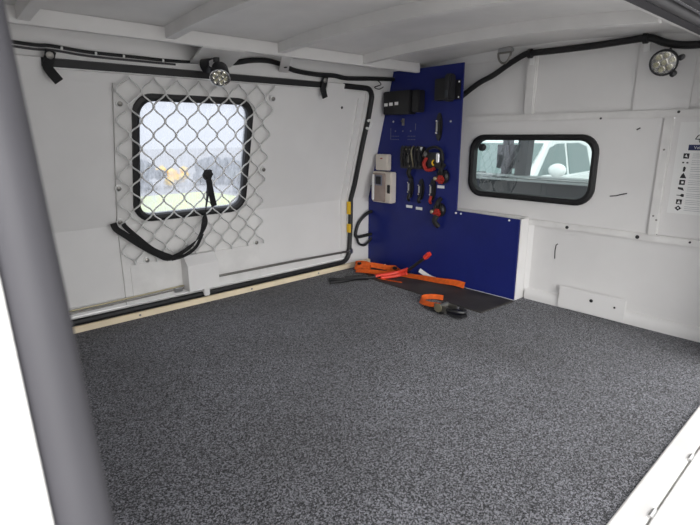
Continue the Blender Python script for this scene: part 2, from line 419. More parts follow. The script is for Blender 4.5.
# black webbing strap tied through the mesh
pts = [LW(.820, .040, .515), LW(.812, .046, .47), LW(.812, .043, .42), LW(.808, .040, .36), (.803, 1.675, .31), (.785, 1.672, .275), (.745, 1.673, .236), (.668, 1.675, .203), (.620, 1.677, .226), (.572, 1.679, .262), (.53, 1.682, .30), (.503, 1.690, .325), (.497, 1.695, .345)]
def rs(p, k=5): return curve(p, k)
st = obj('webbing_strap', MB().strap(rs(pts), .021, .003, [Vector((.10, .95, .25)).lerp(Vector((.55, -.35, .75)), min(1, max(0, (i-8)/14))) for i in range(61)]), WEB, base=LW(.81, .03, .2))
tag(st, 'long black webbing strap tied through the window mesh and drooping to the left', 'strap')
pts = [LW(.806, .046, .50), (.81, 1.628, .46), LW(.825, .05, .425), LW(.838, .048, .385)]
obj('loose_tail', MB().strap(rs(pts), .021, .004, (1, 0, .25)), WEB, st)
obj('knot', MB().ball(LW(.808, .044, .50), .017, (1.1, .8, 1.15), 2, .12), WEB, st)
pts = [(.668, 1.671, .199), (.715, 1.668, .206), (.760, 1.668, .230), (.790, 1.670, .275)]
obj('doubled_loop', MB().strap(rs(pts), .012, .003, (-.5, -.2, .8)), WEB, st)
pts = [(.668, 1.673, .208), (.61, 1.672, .242), (.565, 1.674, .288), (.535, 1.690, .325), LW(.528, .02, .345)]
obj('doubled_loop', MB().strap(rs(pts), .015, .003, (.4, -.2, .8)), WEB, st)

# webbing tabs screwed at the top seal
def strap_tab(x, label, d):
    t = thing('strap_tab', label, 'strap tab', LW(x, .014, .77), 'webbing tabs on the top seal strip')
    obj('webbing', MB().strap(rs([LW(x+d*.010, .020, .843), LW(x+d*.002, .022, .815), LW(x-.004+d*.004, .024, .80), LW(x+d*.022, .030, .770)]), .025, .003, (1, 0, .35*d)), WEB, t)
    w_ = obj('washer', MB().lathe([(.0095, .0), (.0095, .003), (.004, .005), (0, .005)], LW(x+d*.006, .022, .832), (0, -1, -LEAN), 14), DSTEEL, t)
strap_tab(.347, 'short black webbing tab with washer at the rear end of the top seal', 1)
strap_tab(1.288, 'short black webbing tab near the blue board end of the top seal', .4)

# ------------------------------------------------------------------ near wall: opening frame beside the camera
mb = MB(); slab(mb, -.42, .027, -.03, .93, -.012, .014, NW); slab(mb, 1.57, 1.80, -.03, .93, -.03, 0, NW)
wn = struct('wall_near', mb, WHITE2)
path = [NW(.0400, -.004, z) for z in (.006, .1, .2, .3, .34, .45, .6, .75, .86)]
obj('door_seal', MB().tube(path, .0135, 14), GREYRUB, wn)
# top of the near opening: beam, seal and drip gutter
tb = struct('trim_3', MB().box(-.30, 1.80, .420, .436, .874, .912, .002), ROOFW)
mb = MB().box(-.3, 1.80, .388, .419, .868, .90, .003); obj('seal_channel', mb, GREYRUB, tb)
obj('seal_bulb', MB().tube([(-.3, .370, .868), (1.8, .370, .868)], .010, 12), DARKGREY, tb)
obj('gutter', MB().box(-.3, 1.80, .325, .35, .868, .90, .004), GREYRUB, tb)
obj('hinge_strip', MB().tube([(-.3, .315, .884), (1.8, .315, .884)], .012, 12), DARKGREY, tb)

# ------------------------------------------------------------------ rear end wall
mb = MB().prism([(.0, YN-.02, -.02), (.0, YF+.02, -.02), (.0, YF+.02, ZB), (.0, YF-LEAN*.6, .93), (.0, YN+LEAN*.6, .93), (.0, YN-.02, ZB)], (.022, 0, 0))
struct('wall_rear', mb, WHITE)

# ------------------------------------------------------------------ front bulkhead
def yl(z): return YF+.03-max(0, z-ZB)*LEAN
mb = MB()
mb.prism([(XR, .17, -.02), (XR, YF+.03, -.02), (XR, YF+.03, .29), (XR, .17, .29)], (.02, 0, 0))
mb.prism([(XR, .25, .69), (XR, yl(.69), .69), (XR, yl(.935), .935), (XR, .33, .935)], (.02, 0, 0))
wr = struct('wall_right', mb, WHITE)
HR = rrect(.704, 1.181, .393, .606, .05)
RW = lambda y, d, z: (XR-d, y, z)
obj('window_panel', plate_hole(.512, 1.60, .29, .69, HR, -.02, .004, RW), WHITE, wr)
obj('side_panel', MB().box(XR-.002, XR+.02, .18, .485, .29, .69), WHITE, wr)
obj('rail', MB().box(XR-.016, XR, .28, 1.58, .669, .692, .003), WHITE2, wr)
obj('rail', MB().box(XR-.016, XR, .18, .918, .290, .312, .003), WHITE2, wr)
obj('mullion', MB().box(XR-.014, XR, .484, .512, .312, .669, .003), WHITE2, wr)
obj('rib', MB().box(XR-.018, XR, .934, .972, .692, .905, .004), WHITE2, wr)
obj('cover_plate', MB().box(XR-.010, XR, .452, .606, .692, .905, .002), WHITE, wr)
obj('top_fillet', MB().prism([(XR, .36, .892), (XR-.006, .36, .892), (XR-.03, .36, .93), (XR, .36, .93)], (0, 1.20, 0)), WHITE, wr)
obj('frame_lip', MB().box(XR-.03, XR, .918, 1.60, .312, .319, .002), WHITE2, wr)
obj('post', MB().box(1.688, XR, .914, .918, .0, .316, .001), WHITE, wr)
obj('shelf', MB().box(1.688, XR, .9185, 1.715, .309, .3155, .001), WHITE2, wr)
mb = MB()   # rolled cove along the floor
prof = [(XR, .044)]+[(XR-.012*math.sin(math.radians(a))-.004, .03*math.cos(math.radians(a))+.012) for a in (0, 30, 60, 90, 130)]+[(XR, .001)]
mb.prism([(x, .20, z) for x, z in prof], (0, .705, 0)); obj('cove', mb, WHITE, wr)
mb = MB().prism([(XR-.001, .896, .03), (XR-.001, .9135, .03), (XR-.010, .9135, .03)], (0, 0, .26)); obj('corner_fillet', mb, WHITE, wr)
kp = obj('kick_plate', MB().box(XR-.024, XR-.018, .538, .768, .004, .084, .002), WHITE, wr)
for y, z, r in ((.650, .055, .0062), (.572, .05, .0035)): obj('screw', screw_mb((XR-.024, y, z), (-1, 0, 0), r), INK, kp)
for y, z, r in ((.766, .300, .0058), (.536, .299, .0062), (.391, .304, .0035), (.694, .671, .0035), (.474, .684, .004)):
    obj('screw', screw_mb((XR-.016, y, z), (-1, 0, 0), r), INK, wr)
for y, z in ((.498, .575), (.500, .372), (.49, .36)): obj('screw', screw_mb((XR-.014, y, z), (-1, 0, 0), .003), DSTEEL, wr)
for pts in ([(.597, .432), (.62, .424), (.64, .421)], [(.588, .434), (.61, .428)], [(.800, .232), (.806, .226), (.808, .205), (.806, .175)], [(.575, .640), (.585, .634)]):
    d = .0052 if pts[0][1] > .3 else .0005
    obj('scuff', MB().strap([(XR-d, y, z) for y, z in pts], .0035, .0006, (0, .3, .95) if pts[0][1] > .3 else (0, 1, 0)), INK, wr)
# bulkhead window
rf = ring(rrect(.690, 1.195, .379, .621, .062), rrect(.711, 1.174, .400, .600, .045), -.012, .014, RW, .004)
win2 = struct('window_2', rf, RUBBER)
obj('glass_pane', pane(.70, 1.185, .39, .61, .05, -.002, RW), GLASS_R, win2)
obj('knob', MB().lathe([(.010, -.002), (.014, .006), (.014, .018), (.010, .024), (0, .024)], (XR, 1.138, .572), (-1, 0, 0), 16), RUBSOFT, win2)

# ------------------------------------------------------------------ ceiling
def camber(y): return .905+.020*(1-((y-.97)/.45)**2)
mb = MB(); ys = [.40+1.16*i/14 for i in range(15)]
vs = []; fs = []
for y in ys:
    z = camber(max(.40, min(1.42, y)))
    vs += [(-.30, y, z), (XR+.03, y, z), (-.30, y, z+.02), (XR+.03, y, z+.02)]
for i in range(14):
    a = 4*i; b = a+4
    fs += [(a, b, b+1, a+1), (a+2, a+3, b+3, b+2), (a, a+2, b+2, b), (a+1, b+1, b+3, a+3)]
fs += [(0, 1, 3, 2), (56, 58, 59, 57)]
ce = struct('ceiling', MB().add(vs, fs), ROOFW)
for x in (.262, .605, .970, 1.345):
    n = 12; vs = []; fs = []
    for i in range(n+1):
        y = .437+(1.41-.437)*i/n; zb = .876+.016*(1-((y-.97)/.44)**2); zt = camber(y)
        vs += [(x, y, zb), (x+.026, y, zb), (x+.026, y, zt), (x, y, zt)]
    for i in range(n): fs += [(4*i+k, 4*i+(k+1) % 4, 4*i+4+(k+1) % 4, 4*i+4+k) for k in range(4)]
    fs += [(0, 1, 2, 3), tuple(4*n+k for k in (3, 2, 1, 0))]
    obj('rib', MB().add(vs, fs), ROOFW, ce, smooth=20)
far_beam = struct('trim_4', MB().box(.022, 1.672, 1.41, 1.432, .869, .906, .002), ROOFW)
for pts in ([(.717, 1.42, .867), (.858, 1.42, .867), LW(.893, .002, .842), LW(.748, .002, .842)], [(.992, 1.42, .869), (1.030, 1.42, .869), LW(1.128, .002, .843), LW(1.088, .002, .843)]):
    pl = obj('gusset_plate', MB().prism(pts, (0, .0, .005)), WHITE2, far_beam)
obj('bolt_hole', MB().lathe([(.006, 0), (.006, .002), (0, .002)], (1.072, 1.515, .851), (0, -.15, -1), 10), INK, far_beam)
# outer roof skin so that daylight enters by the openings only
struct('roof', MB().box(-.42, XR+.05, .33, 1.60, .935, .96), ROOFW)

# the near hatch, swung open above the camera
HA = math.radians(HATCH_UP)
def HT(x, d, z): return (x, .30-d*math.sin(HA)*0-(z)*math.cos(HA), .905+z*math.sin(HA)+d)
dn = struct('door_2', MB().box(.06, 1.56, 0, .018, .02, .92).map(HT), WHITE)
obj('lip', MB().box(.06, 1.56, -.025, .0, .90, .92).map(HT), WHITE, dn)

# tie-down ring under the ceiling
t = thing('tie_down_ring', 'small steel D ring on a tab under the ceiling beside the blue board', 'tie-down ring', (1.70, 1.037, .905))
obj('tab', MB().box(1.688, 1.712, 1.010, 1.064, .906, .922, .003), STEEL, t)
obj('ring', MB().tube([(1.692, 1.037+.025*math.cos(a), .904-.034*max(-.05, math.sin(a))) for a in [math.radians(q) for q in range(0, 360, 18)]], .0040, 8, True), DSTEEL, t)

# ------------------------------------------------------------------ round work lamps
def work_lamp(c, ax, R, depth, label, br):
    c = Vector(c); a = Vector(ax).normalized(); u = a.orthogonal().normalized(); q = a.cross(u)
    t = thing('work_lamp', label, 'work lamp', c-a*depth, 'round work lamps')
    obj('housing', MB().lathe([(R*.55, -depth), (R*.8, -depth*.85), (R*.95, -depth*.35), (R, -.004), (R, .004), (R*.9, .006), (R*.88, .0)], c, a, 26), BLACKP2, t)
    obj('bezel', MB().tube([c+a*.004+(u*math.cos(k)+q*math.sin(k))*R*.95 for k in [2*math.pi*i/26 for i in range(26)]], R*.075, 8, True), br, t)
    obj('reflector', MB().lathe([(R*.88, .001), (R*.86, .0025), (0, .0025)], c, a, 24), LED, t)
    for i in range(7):
        p = c if i == 6 else c+(u*math.cos(i*math.pi/3)+q*math.sin(i*math.pi/3))*R*.55
        cup = obj('led_cup', MB().lathe([(R*.25, .002), (R*.26, .007), (R*.23, .007), (R*.10, .003), (0, .003)], p, a, 14), LED, t)
        obj('led', MB().lathe([(R*.09, .003), (R*.07, .006), (0, .007)], p, a, 8), LEDY, cup)
    obj('lens', MB().lathe([(R*.89, .0078), (R*.80, .0095), (0, .0105)], c, a, 24), LENS, t)
    return t, u, q
c2 = Vector((1.672, .512, .818))
t, u, q = work_lamp(c2, (-.86, -.12, -.30), .036, .035, 'round LED work lamp high on the white bulkhead right of its window', BLACKP)
obj('bracket', MB().box(1.695, 1.744, .500, .524, .806, .830, .004), BLACKP, t)
for dy, dz in ((-.040, .012), (-.026, -.030)):
    obj('bolt', MB().lathe([(.008, 0), (.008, .02), (.004, .022), (0, .022)], c2+Vector((.012, dy, dz)), (-.9, -.1, -.2), 10), BLACKP, t)
obj('lead', MB().tube(rs([(1.695, .520, .846), (1.712, .519, .852), (1.720, .516, .857), (1.722, .513, .860)]), .004, 8), RUBBER, t)
c1 = Vector((.797, 1.478, .796))
t, u, q = work_lamp(c1, (-.36, -.62, -.70), .031, .050, 'round LED work lamp hanging under the gusset above the hatch window', CHROME)
obj('bracket', MB().strap(rs([(.790, 1.520, .855), (.768, 1.515, .845), (.764, 1.500, .822), (.785, 1.490, .815)]), .03, .005, (.5, -.8, 0)), BLACKP, t)
obj('bolt', MB().lathe([(.010, 0), (.010, .014), (0, .014)], (.80, 1.50, .842), (0, 0, 1), 12), BLACKP, t)

# ------------------------------------------------------------------ wiring
cb = obj('wiring_cable', MB().tube(rs([LW(x, .008, z) for x, z in ((.05, .868), (.30, .852), (.36, .853), (.45, .847), (.566, .846), (.66, .845), (.76, .848), (.90, .862))]), .0045, 8), RUBBER, base=LW(.5, 0, .84))
tag(cb, 'thin black cable with white ties running above the hatch seal at upper left', 'cable')
obj('pale_sleeve', MB().tube(rs([LW(x, .008, z-.009) for x, z in ((.06, .866), (.30, .851), (.36, .852), (.45, .846), (.566, .845), (.70, .845))]), .003, 8), DARKGREY, cb)
for x, z in ((.385, .850), (.47, .845), (.545, .845), (.66, .844)):
    obj('cable_tie', MB().tube([LW(x-.003, .008, z), LW(x+.003, .008, z)], .0056, 8), LABEL, cb)
cb = obj('wiring_conduit', MB().tube(rs([LW(x, .012, z) for x, z in ((.86, .856), (.90, .859), (.967, .872), (1.03, .876), (1.09, .869), (1.15, .854), (1.255, .848), (1.34, .850), (1.41, .845), (1.55, .853), (1.70, .860))]), .0088, 10), RUBBER, base=LW(1.1, 0, .85))
tag(cb, 'thick black conduit between the hatch lamp and the blue board top', 'conduit')
obj('loose_wire', MB().tube(rs([LW(1.58, .012, .85), LW(1.60, .02, .835), LW(1.565, .02, .822), LW(1.60, .014, .815), LW(1.625, .012, .825)]), .002, 6), RUBBER, cb)
pts = [(1.70, 1.30, .70), (1.715, 1.245, .755), (1.725, 1.225, .776), (1.73, 1.16, .815), (1.73, 1.10, .838), (1.728, 1.03, .874), (1.722, .972, .896), (1.722, .945, .897), (1.726, .86, .896), (1.728, .73, .896), (1.722, .605, .898), (1.722, .57, .896), (1.724, .53, .878), (1.726, .48, .866), (1.73, .40, .862), (1.74, .30, .86)]
cb = obj('wiring_conduit', MB().tube(rs(pts), .0105, 10), RUBBER, base=(1.73, .8, .89))
tag(cb, 'long black conduit clipped along the bulkhead top from blue board to right lamp', 'conduit')
for y, z in ((.953, .896), (.585, .898)):
    cl = obj('clip', MB().tube([(1.722, y-.006, z), (1.722, y+.006, z)], .016, 12), BLACKP, cb)
    obj('clip_tab', MB().box(1.731, 1.737, y-.010, y+.006, z-.036, z-.012, .001), LABEL, cl)

# ------------------------------------------------------------------ blue switchboard
XB = 1.680
def YW(z): return YF-.003-LEAN*max(0, z-ZB)
out = [(YW(0), .006), (YW(.3), ZB), (YW(.6), .60), (YW(.887), .887), (1.201, .889), (1.202, .319), (.918, .316), (.917, .003)]
bb = thing('switchboard', 'tall blue electrical mounting board in the corner with a wider lower part', 'switchboard', (XB, 1.35, 0))
obj('board', MB().prism([(XB, y, z) for y, z in out], (.007, 0, 0)), BLUE, bb, smooth=0)
for z0, z1 in ((.01, .30), (.69, .73)): obj('standoff', MB().box(XB+.007, XR-.004, 1.56, 1.60, z0, z1), WHITE, bb)
for y, z in ((1.562, .678), (1.250, .673), (1.178, .309), (.960, .308), (1.203, .309), (1.60, .012), (1.45, .020)):
    obj('screw', screw_mb((XB, y, z), (-1, 0, 0), .0042), LABEL, bb)
obj('bottom_edging', MB().box(XB-.003, XB+.008, .918, 1.16, -.0, .004), LABEL, bb)
# printed circuit diagram: lines, dots and dashed frames
mb = MB()
def mark(y0, y1, z0, z1): mb.box(XB-.0007, XB+.001, min(y0, y1), max(y0, y1), min(z0, z1), max(z0, z1))
for y0, y1, z0, z1 in ((1.578, 1.576, .60, .65), (1.434, 1.432, .64, .668)): mark(y0, y1, z0, z1)
for yc in (1.550, 1.455):
    for k in range(5):
        mark(yc-.022+k*.0095, yc-.017+k*.0095, .614, .6165); mark(yc-.022+k*.0095, yc-.017+k*.0095, .600, .6025)
for y in (1.549, 1.505, 1.460): mark(y-.003, y+.003, .634, .640)
obj('printed_diagram', mb, GREYM, bb, smooth=0, kind='stuff')
# devices on the board: each unscrews, so each is a thing
def dev(name, label, cat, y, z, group=None): return thing(name, label, cat, (XB, y, z), group)
t = dev('distribution_box', 'large black box with three white labels at top left of blue board', 'electrical box', 1.535, .716)
obj('body', MB().box(XB-.050, XB, 1.428, 1.580, .706, .802, .004), BLACKP, t)
obj('end_cap', MB().box(XB-.040, XB, 1.384, 1.427, .712, .800, .004), BLACKP, t)
for i, y in enumerate((1.562, 1.532, 1.500)): obj('label', MB().box(XB-.0512, XB-.049, y-.010, y+.010, .741+i*.0015, .754+i*.0015), LABEL, t)
t = dev('relay_module', 'black finned charger module at top right of blue board', 'electrical module', 1.265, .75)
obj('body', MB().box(XB-.028, XB, 1.262, 1.318, .753, .836, .003), BLACKP, t)
obj('raised_block', MB().box(XB-.040, XB, 1.232, 1.262, .748, .850, .006), BLACKP2, t)
obj('flange', MB().box(XB-.006, XB, 1.208, 1.232, .755, .828, .001), BLACKP, t)
obj('grey_label', MB().box(XB-.0412, XB-.039, 1.240, 1.254, .762, .79), CABG, t)
for z in (.763, .820): obj('screw', screw_mb((XB-.006, 1.214, z), (-1, 0, 0), .0035), LABEL, t)
t = dev('toggle_switch', 'tiny silver toggle switch under the black labelled box on blue board', 'switch', 1.503, .662)
obj('plate', MB().box(XB-.003, XB, 1.496, 1.510, .660, .690, .001), DSTEEL, t); obj('lever', MB().tube([(XB, 1.503, .674), (XB-.014, 1.503, .680)], .003, 8), DSTEEL, t)
def fuse_holder(y, z, ln, label, tail, group='slim black fuse holders on the blue board'):
    t = dev('fuse_holder', label, 'fuse holder', y, z-ln/2, group)
    n = 18; w_ = .016
    pr = [(y+w_*math.sin(2*math.pi*k/n)*(1 if abs(math.cos(2*math.pi*k/n)) < .95 else .9), z+ln/2*math.cos(2*math.pi*k/n)) for k in range(n)]
    obj('base', MB().prism([(XB, a, b) for a, b in pr], (-.006, 0, 0)), BLACKP, t)
    obj('fuse_body', MB().box(XB-.014, XB-.006, y-.009, y+.009, z-ln*.27, z+ln*.27, .003), BLACKP2, t)
    obj('fuse_link', MB().box(XB-.0165, XB-.014, y-.001, y+.006, z-ln*.20, z+ln*.20), STEEL, t)
    for s in (-1, 1): obj('stud', MB().lathe([(.006, 0), (.006, .006), (.003, .010), (0, .010)], (XB-.014, y, z+s*ln*.21), (-1, 0, 0), 6), CHROME, t)
    if tail: obj('cable_tail', MB().tube(rs([(XB-.012, y, z-ln*.3), (XB-.018, y+.002, z-ln*.5), (XB-.008, y+.004, z-ln*.62)]), .006, 8), tail, t)
    return t
fuse_holder(1.305, .652, .112, 'slim black fuse holder alone on the upper right of blue board', None)
fuse_holder(1.448, .398, .098, 'leftmost slim black fuse holder in the lower row on blue board', RUBBER)
fuse_holder(1.388, .392, .092, 'middle slim black fuse holder in the lower row on blue board', RUBBER)
fuse_holder(1.325, .395, .092, 'rightmost slim black fuse holder in lower row, with a red lead', REDP)
for y, z, lb in ((1.456, .310, 'white tag below the leftmost lower fuse holder'), (1.399, .307, 'white tag below the middle lower fuse holder'), (1.285, .410, 'white tag between the two red isolators on the blue board')):
    tag(obj('name_tag', MB().box(XB-.0012, XB, y-.018, y+.018, z-.006, z+.006), LABEL, base=(XB, y, z)), lb, 'label', 'small white tags on the blue board')
t = dev('fuse_block', 'wide black fuse block full of wires in the middle of blue board', 'fuse block', 1.43, .48)
obj('base', MB().box(XB-.018, XB, 1.372, 1.502, .478, .572, .003), BLACKP, t)
for i in range(6):
    y = 1.488-i*.021
    obj('fuse', MB().box(XB-.030, XB-.018, y-.007, y+.004, .505, .545, .001), random.choice([BLACKP2, BLACKP2, DSTEEL]), t)
    for z in (.490, .560): obj('terminal_screw', screw_mb((XB-.018, y, z), (-1, 0, 0), .0035), random.choice([DSTEEL, BRASS, BLACKP2]), t)
    obj('wire', MB().tube(rs([(XB-.016, y, .486), (XB-.035, y+random.uniform(-.01, .01), .52), (XB-.030, y+random.uniform(-.02, .02), .556), (XB-.012, y+.005, .574)]), .0032, 6), random.choice([RUBBER, RUBBER, BRASS, RUBSOFT]), t)
obj('warning_tag', MB().prism([(XB-.02, 1.392, .571), (XB-.02, 1.372, .571), (XB-.02, 1.382, .555)], (-.001, 0, 0)), LABEL, t)
obj('lead_bundle', MB().tube(rs([(XB-.01, 1.45, .478), (XB-.02, 1.45, .46), (XB-.008, 1.45, .442)]), .009, 8), RUBBER, t)
t = dev('relay_cluster', 'black relay cluster with looping red cable and silver terminal on blue board', 'relay', 1.32, .475)
obj('base', MB().box(XB-.022, XB, 1.272, 1.366, .486, .550, .004), BLACKP, t)
obj('silver_terminal', MB().box(XB-.034, XB-.02, 1.276, 1.293, .510, .548, .003), CHROME, t)
obj('red_cable', MB().tube(rs([(XB-.022, 1.348, .528), (XB-.030, 1.356, .505), (XB-.028, 1.346, .482), (XB-.026, 1.325, .478), (XB-.022, 1.305, .486)]), .0075, 8), REDP, t)
obj('yellow_wire', MB().tube(rs([(XB-.022, 1.312, .520), (XB-.028, 1.314, .508), (XB-.026, 1.308, .498)]), .0035, 6), YEL, t)
obj('copper_lug', MB().tube([(XB-.022, 1.352, .552), (XB-.036, 1.352, .532)], .009, 8), DSTEEL, t)
obj('black_cable', MB().tube(rs([(XB-.02, 1.345, .545), (XB-.030, 1.338, .562), (XB-.026, 1.305, .572), (XB-.018, 1.278, .558), (XB-.015, 1.268, .52)]), .006, 8), RUBBER, t)
def isolator(y, z, label, tail):
    t = dev('battery_isolator', label, 'isolator', y, z-.035, 'red battery isolators on the blue board')
    obj('base', MB().lathe([(.030, 0), (.030, .012), (.022, .018), (0, .018)], (XB, y, z+.008), (-1, 0, 0), 16), BLACKP, t)
    obj('red_key', MB().box(XB-.030, XB-.014, y-.015, y+.015, z-.020, z+.014, .006), REDP, t)
    obj('key_grip', MB().tube([(XB-.028, y-.021, z-.004), (XB-.028, y+.018, z-.006)], .005, 8), REDP, t)
    obj('stud', MB().lathe([(.009, 0), (.009, .020), (.004, .024), (0, .024)], (XB-.012, y+.022, z), (-1, 0, 0), 8), BRASS, t)
    obj('cable_above', MB().tube(rs([(XB-.02, y, z+.020), (XB-.028, y-.004, z+.038), (XB-.006, y-.004, z+.056)]), .009, 8), RUBBER, t)
    if tail: obj('cable_below', MB().tube(rs([(XB-.022, y, z-.014), (XB-.030, y+.006, z-.038), (XB-.012, y-.002, z-.062)]), .011, 8), RUBBER, t)
isolator(1.272, .445, 'upper red battery isolator beside the relay cluster on blue board', False)
isolator(1.283, .306, 'lower red battery isolator with black cables on blue board', True)
t = dev('junction_box', 'ivory junction box with clear cover at left edge of blue board', 'junction box', 1.59, .315)
obj('body', MB().box(XB-.038, XB, 1.536, 1.655, .318, .458, .004), IVORY, t)
cv = obj('clear_cover', MB().box(XB-.046, XB-.038, 1.566, 1.648, .322, .452, .003), CLEARGREY, t)
obj('breaker', MB().box(XB-.050, XB-.046, 1.590, 1.622, .402, .438, .002), BLACKP2, cv)
obj('breaker_frame', MB().box(XB-.048, XB-.046, 1.582, 1.630, .396, .444, .001), GREYM, cv)
obj('side_cover', MB().box(XB-.050, XB-.045, 1.632, 1.647, .328, .446, .002), LABEL, cv)
obj('knockout', MB().box(XB-.041, XB-.037, 1.540, 1.558, .363, .402, .0018), BLACKP, t)
obj('cable_entry', MB().tube(rs([(XB-.015, 1.652, .40), (XB-.010, 1.668, .392), (XB-.008, 1.690, .385)]), .006, 8), RUBBER, t)
t = dev('small_box', 'small ivory box directly above the junction box on blue board', 'electrical box', 1.596, .462)
obj('body', MB().box(XB-.030, XB, 1.568, 1.645, .464, .536, .004), IVORY, t)
obj('label', MB().box(XB-.0305, XB-.029, 1.598, 1.612, .515, .520), REDP, t)
# cable loops beside the board
t = obj('cable_loop', MB().tube(rs([(1.69, 1.695, .262), (1.655, 1.700, .255), (1.605, 1.706, .215), (1.585, 1.708, .16), (1.60, 1.706, .145), (1.66, 1.70, .148), (1.69, 1.697, .15)]), .008, 8), RUBBER, base=(1.6, 1.71, .15))
tag(t, 'black cable looping from the white wall behind the blue board', 'cable')
obj('lower_loop', MB().tube(rs([(1.588, 1.704, .150), (1.60, 1.702, .115), (1.635, 1.70, .100), (1.668, 1.698, .118), (1.69, 1.697, .14)]), .006, 8), RUBBER, t)

# ------------------------------------------------------------------ loose things on the floor
t = obj('rubber_mat', MB().prism([(1.672, .910, .0005), (1.468, .922, .0005), (1.484, 1.485, .0005), (1.565, 1.655, .0005), (1.672, 1.695, .0005)], (0, 0, .004)), MATB, base=(1.57, 1.3, 0))
tag(t, 'thin black rubber mat lying along the foot of the blue board', 'mat')
Zf = .0055
t = thing('ratchet_strap', 'orange webbing heap and long strap end along the foot of blue board', 'strap', (1.60, 1.45, Zf))
obj('strap_run', MB().strap(rs([(1.585, 1.50, .020), (1.612, 1.43, .012), (1.637, 1.33, .013), (1.645, 1.25, .016), (1.652, 1.17, .022), (1.655, 1.125, .020)]), .026, .003, [Vector((.9, .1, .1)).lerp(Vector((.45, 0, .9)), i/25) for i in range(26)]), ORANGE, t)
obj('coil', MB().strap(rs([(1.53, 1.60, .019), (1.515, 1.63, .025), (1.55, 1.66, .031), (1.585, 1.63, .029), (1.565, 1.585, .021), (1.525, 1.59, .018)]), .022, .003, (.5, .3, .8)), ORANGE, t)
obj('coil', MB().strap(rs([(1.535, 1.645, .026), (1.575, 1.59, .032), (1.61, 1.52, .026), (1.625, 1.46, .020), (1.60, 1.44, .014)]), .024, .003, (.3, .1, 1)), ORANGE, t)
obj('coil', MB().strap(rs([(1.50, 1.61, .016), (1.515, 1.56, .020), (1.56, 1.51, .014), (1.60, 1.47, .016), (1.625, 1.49, .030), (1.61, 1.54, .024)]), .024, .003, (.8, .3, .5)), ORANGE, t)
obj('dark_stitching', MB().box(1.535, 1.552, 1.628, 1.645, .030, .042, .003), BLACKP, t)
obj('dark_stitching', MB().box(1.605, 1.622, 1.465, 1.485, .026, .038, .003), BLACKP, t)
t = thing('orange_ribbon', 'short orange strap scrap lying flat across the rubber mat', 'strap', (1.53, 1.40, Zf))
obj('strap', MB().strap(rs([(1.505, 1.475, .006), (1.515, 1.42, .0065), (1.535, 1.36, .006)]), .008, .0015, (1, 0, 0)), ORANGE, t)
pts = [(1.325, 1.60, .009), (1.356, 1.565, .010), (1.40, 1.533, .012), (1.47, 1.487, .014), (1.545, 1.455, .018), (1.592, 1.425, .024), (1.600, 1.388, .041), (1.606, 1.345, .076), (1.605, 1.300, .111), (1.603, 1.275, .132)]
jc = obj('battery_cable', MB().tube(rs(pts), .0068, 10), RUBBER, base=(1.47, 1.487, 0))
tag(jc, 'black battery cable with red sleeves rising from carpet across the orange straps', 'cable')
obj('red_sleeve', MB().tube(rs([(1.490, 1.478, .018), (1.545, 1.456, .020), (1.590, 1.428, .028), (1.598, 1.385, .047)]), .0085, 10), REDF, jc)
obj('red_sleeve', MB().tube(rs([(1.505, 1.458, .012), (1.56, 1.432, .014), (1.586, 1.412, .020), (1.592, 1.385, .030)]), .0075, 10), REDF, jc)
obj('red_connector', MB().box(-.011, .011, -.018, .018, -.009, .009, .003).map(lambda x, y, z: (1.604+x, 1.283+y*.72+z*.66, .126-y*.70+z*.72)), REDF, jc)
obj('cable_end', MB().tube(rs([(1.375, 1.552, .012), (1.41, 1.526, .014), (1.455, 1.497, .014)]), .011, 8), BLACKP, jc)
obj('side_lead', MB().tube(rs([(1.30, 1.56, .008), (1.36, 1.535, .009), (1.42, 1.522, .010), (1.46, 1.49, .010)]), .006, 8), RUBBER, jc)
t = obj('paper_scrap', MB().strap(rs([(1.664, 1.372, .034), (1.664, 1.345, .024), (1.662, 1.31, .015), (1.66, 1.275, .012)]), .018, .002, (.3, 0, 1)), LABEL, base=(1.66, 1.3, Zf))
tag(t, 'small crumpled white paper scrap against the blue board behind orange strap', 'paper')
t = thing('ratchet_buckle', 'orange strap end with black ratchet buckle on the carpet by the mat', 'ratchet buckle', (1.40, 1.05, Zf))
obj('strap', MB().strap(rs([(1.482, 1.100, .012), (1.462, 1.130, .014), (1.430, 1.150, .014), (1.400, 1.143, .013), (1.384, 1.118, .013), (1.376, 1.083, .016), (1.380, 1.045, .020), (1.380, 1.02, .022)]), .020, .003, [Vector((.25, .25, .5)).lerp(Vector((.8, .2, .6)), min(1, i/22)) for i in range(36)]), ORANGE, t)
obj('strap_tail', MB().strap(rs([(1.372, 1.095, .008), (1.358, 1.04, .008), (1.352, 1.00, .008)]), .018, .003, (1, 0, .1)), WEB, t)
for x in (1.355, 1.395): obj('ratchet_frame', MB().box(x, x+.003, .975, 1.045, .007, .034, .001), DSTEEL, t)
obj('spool', MB().tube([(1.350, 1.022, .024), (1.404, 1.022, .024)], .011, 12), DSTEEL, t)
obj('spool_gear', MB().lathe([(.016, 0), (.016, .004), (.006, .006), (0, .006)], (1.351, 1.022, .024), (-1, 0, 0), 14), BRASS, t)
obj('handle', MB().prism([(1.350, .985, .010), (1.402, .985, .010), (1.396, .945, .010), (1.378, .918, .010), (1.352, .922, .010), (1.342, .945, .010)], (0, 0, .010)), BLACKP, t)
obj('handle_grip', MB().tube(rs([(1.352, .985, .024), (1.350, .955, .028), (1.365, .928, .027), (1.385, .932, .027), (1.396, .960, .027)]), .006, 8), BLACKP, t)

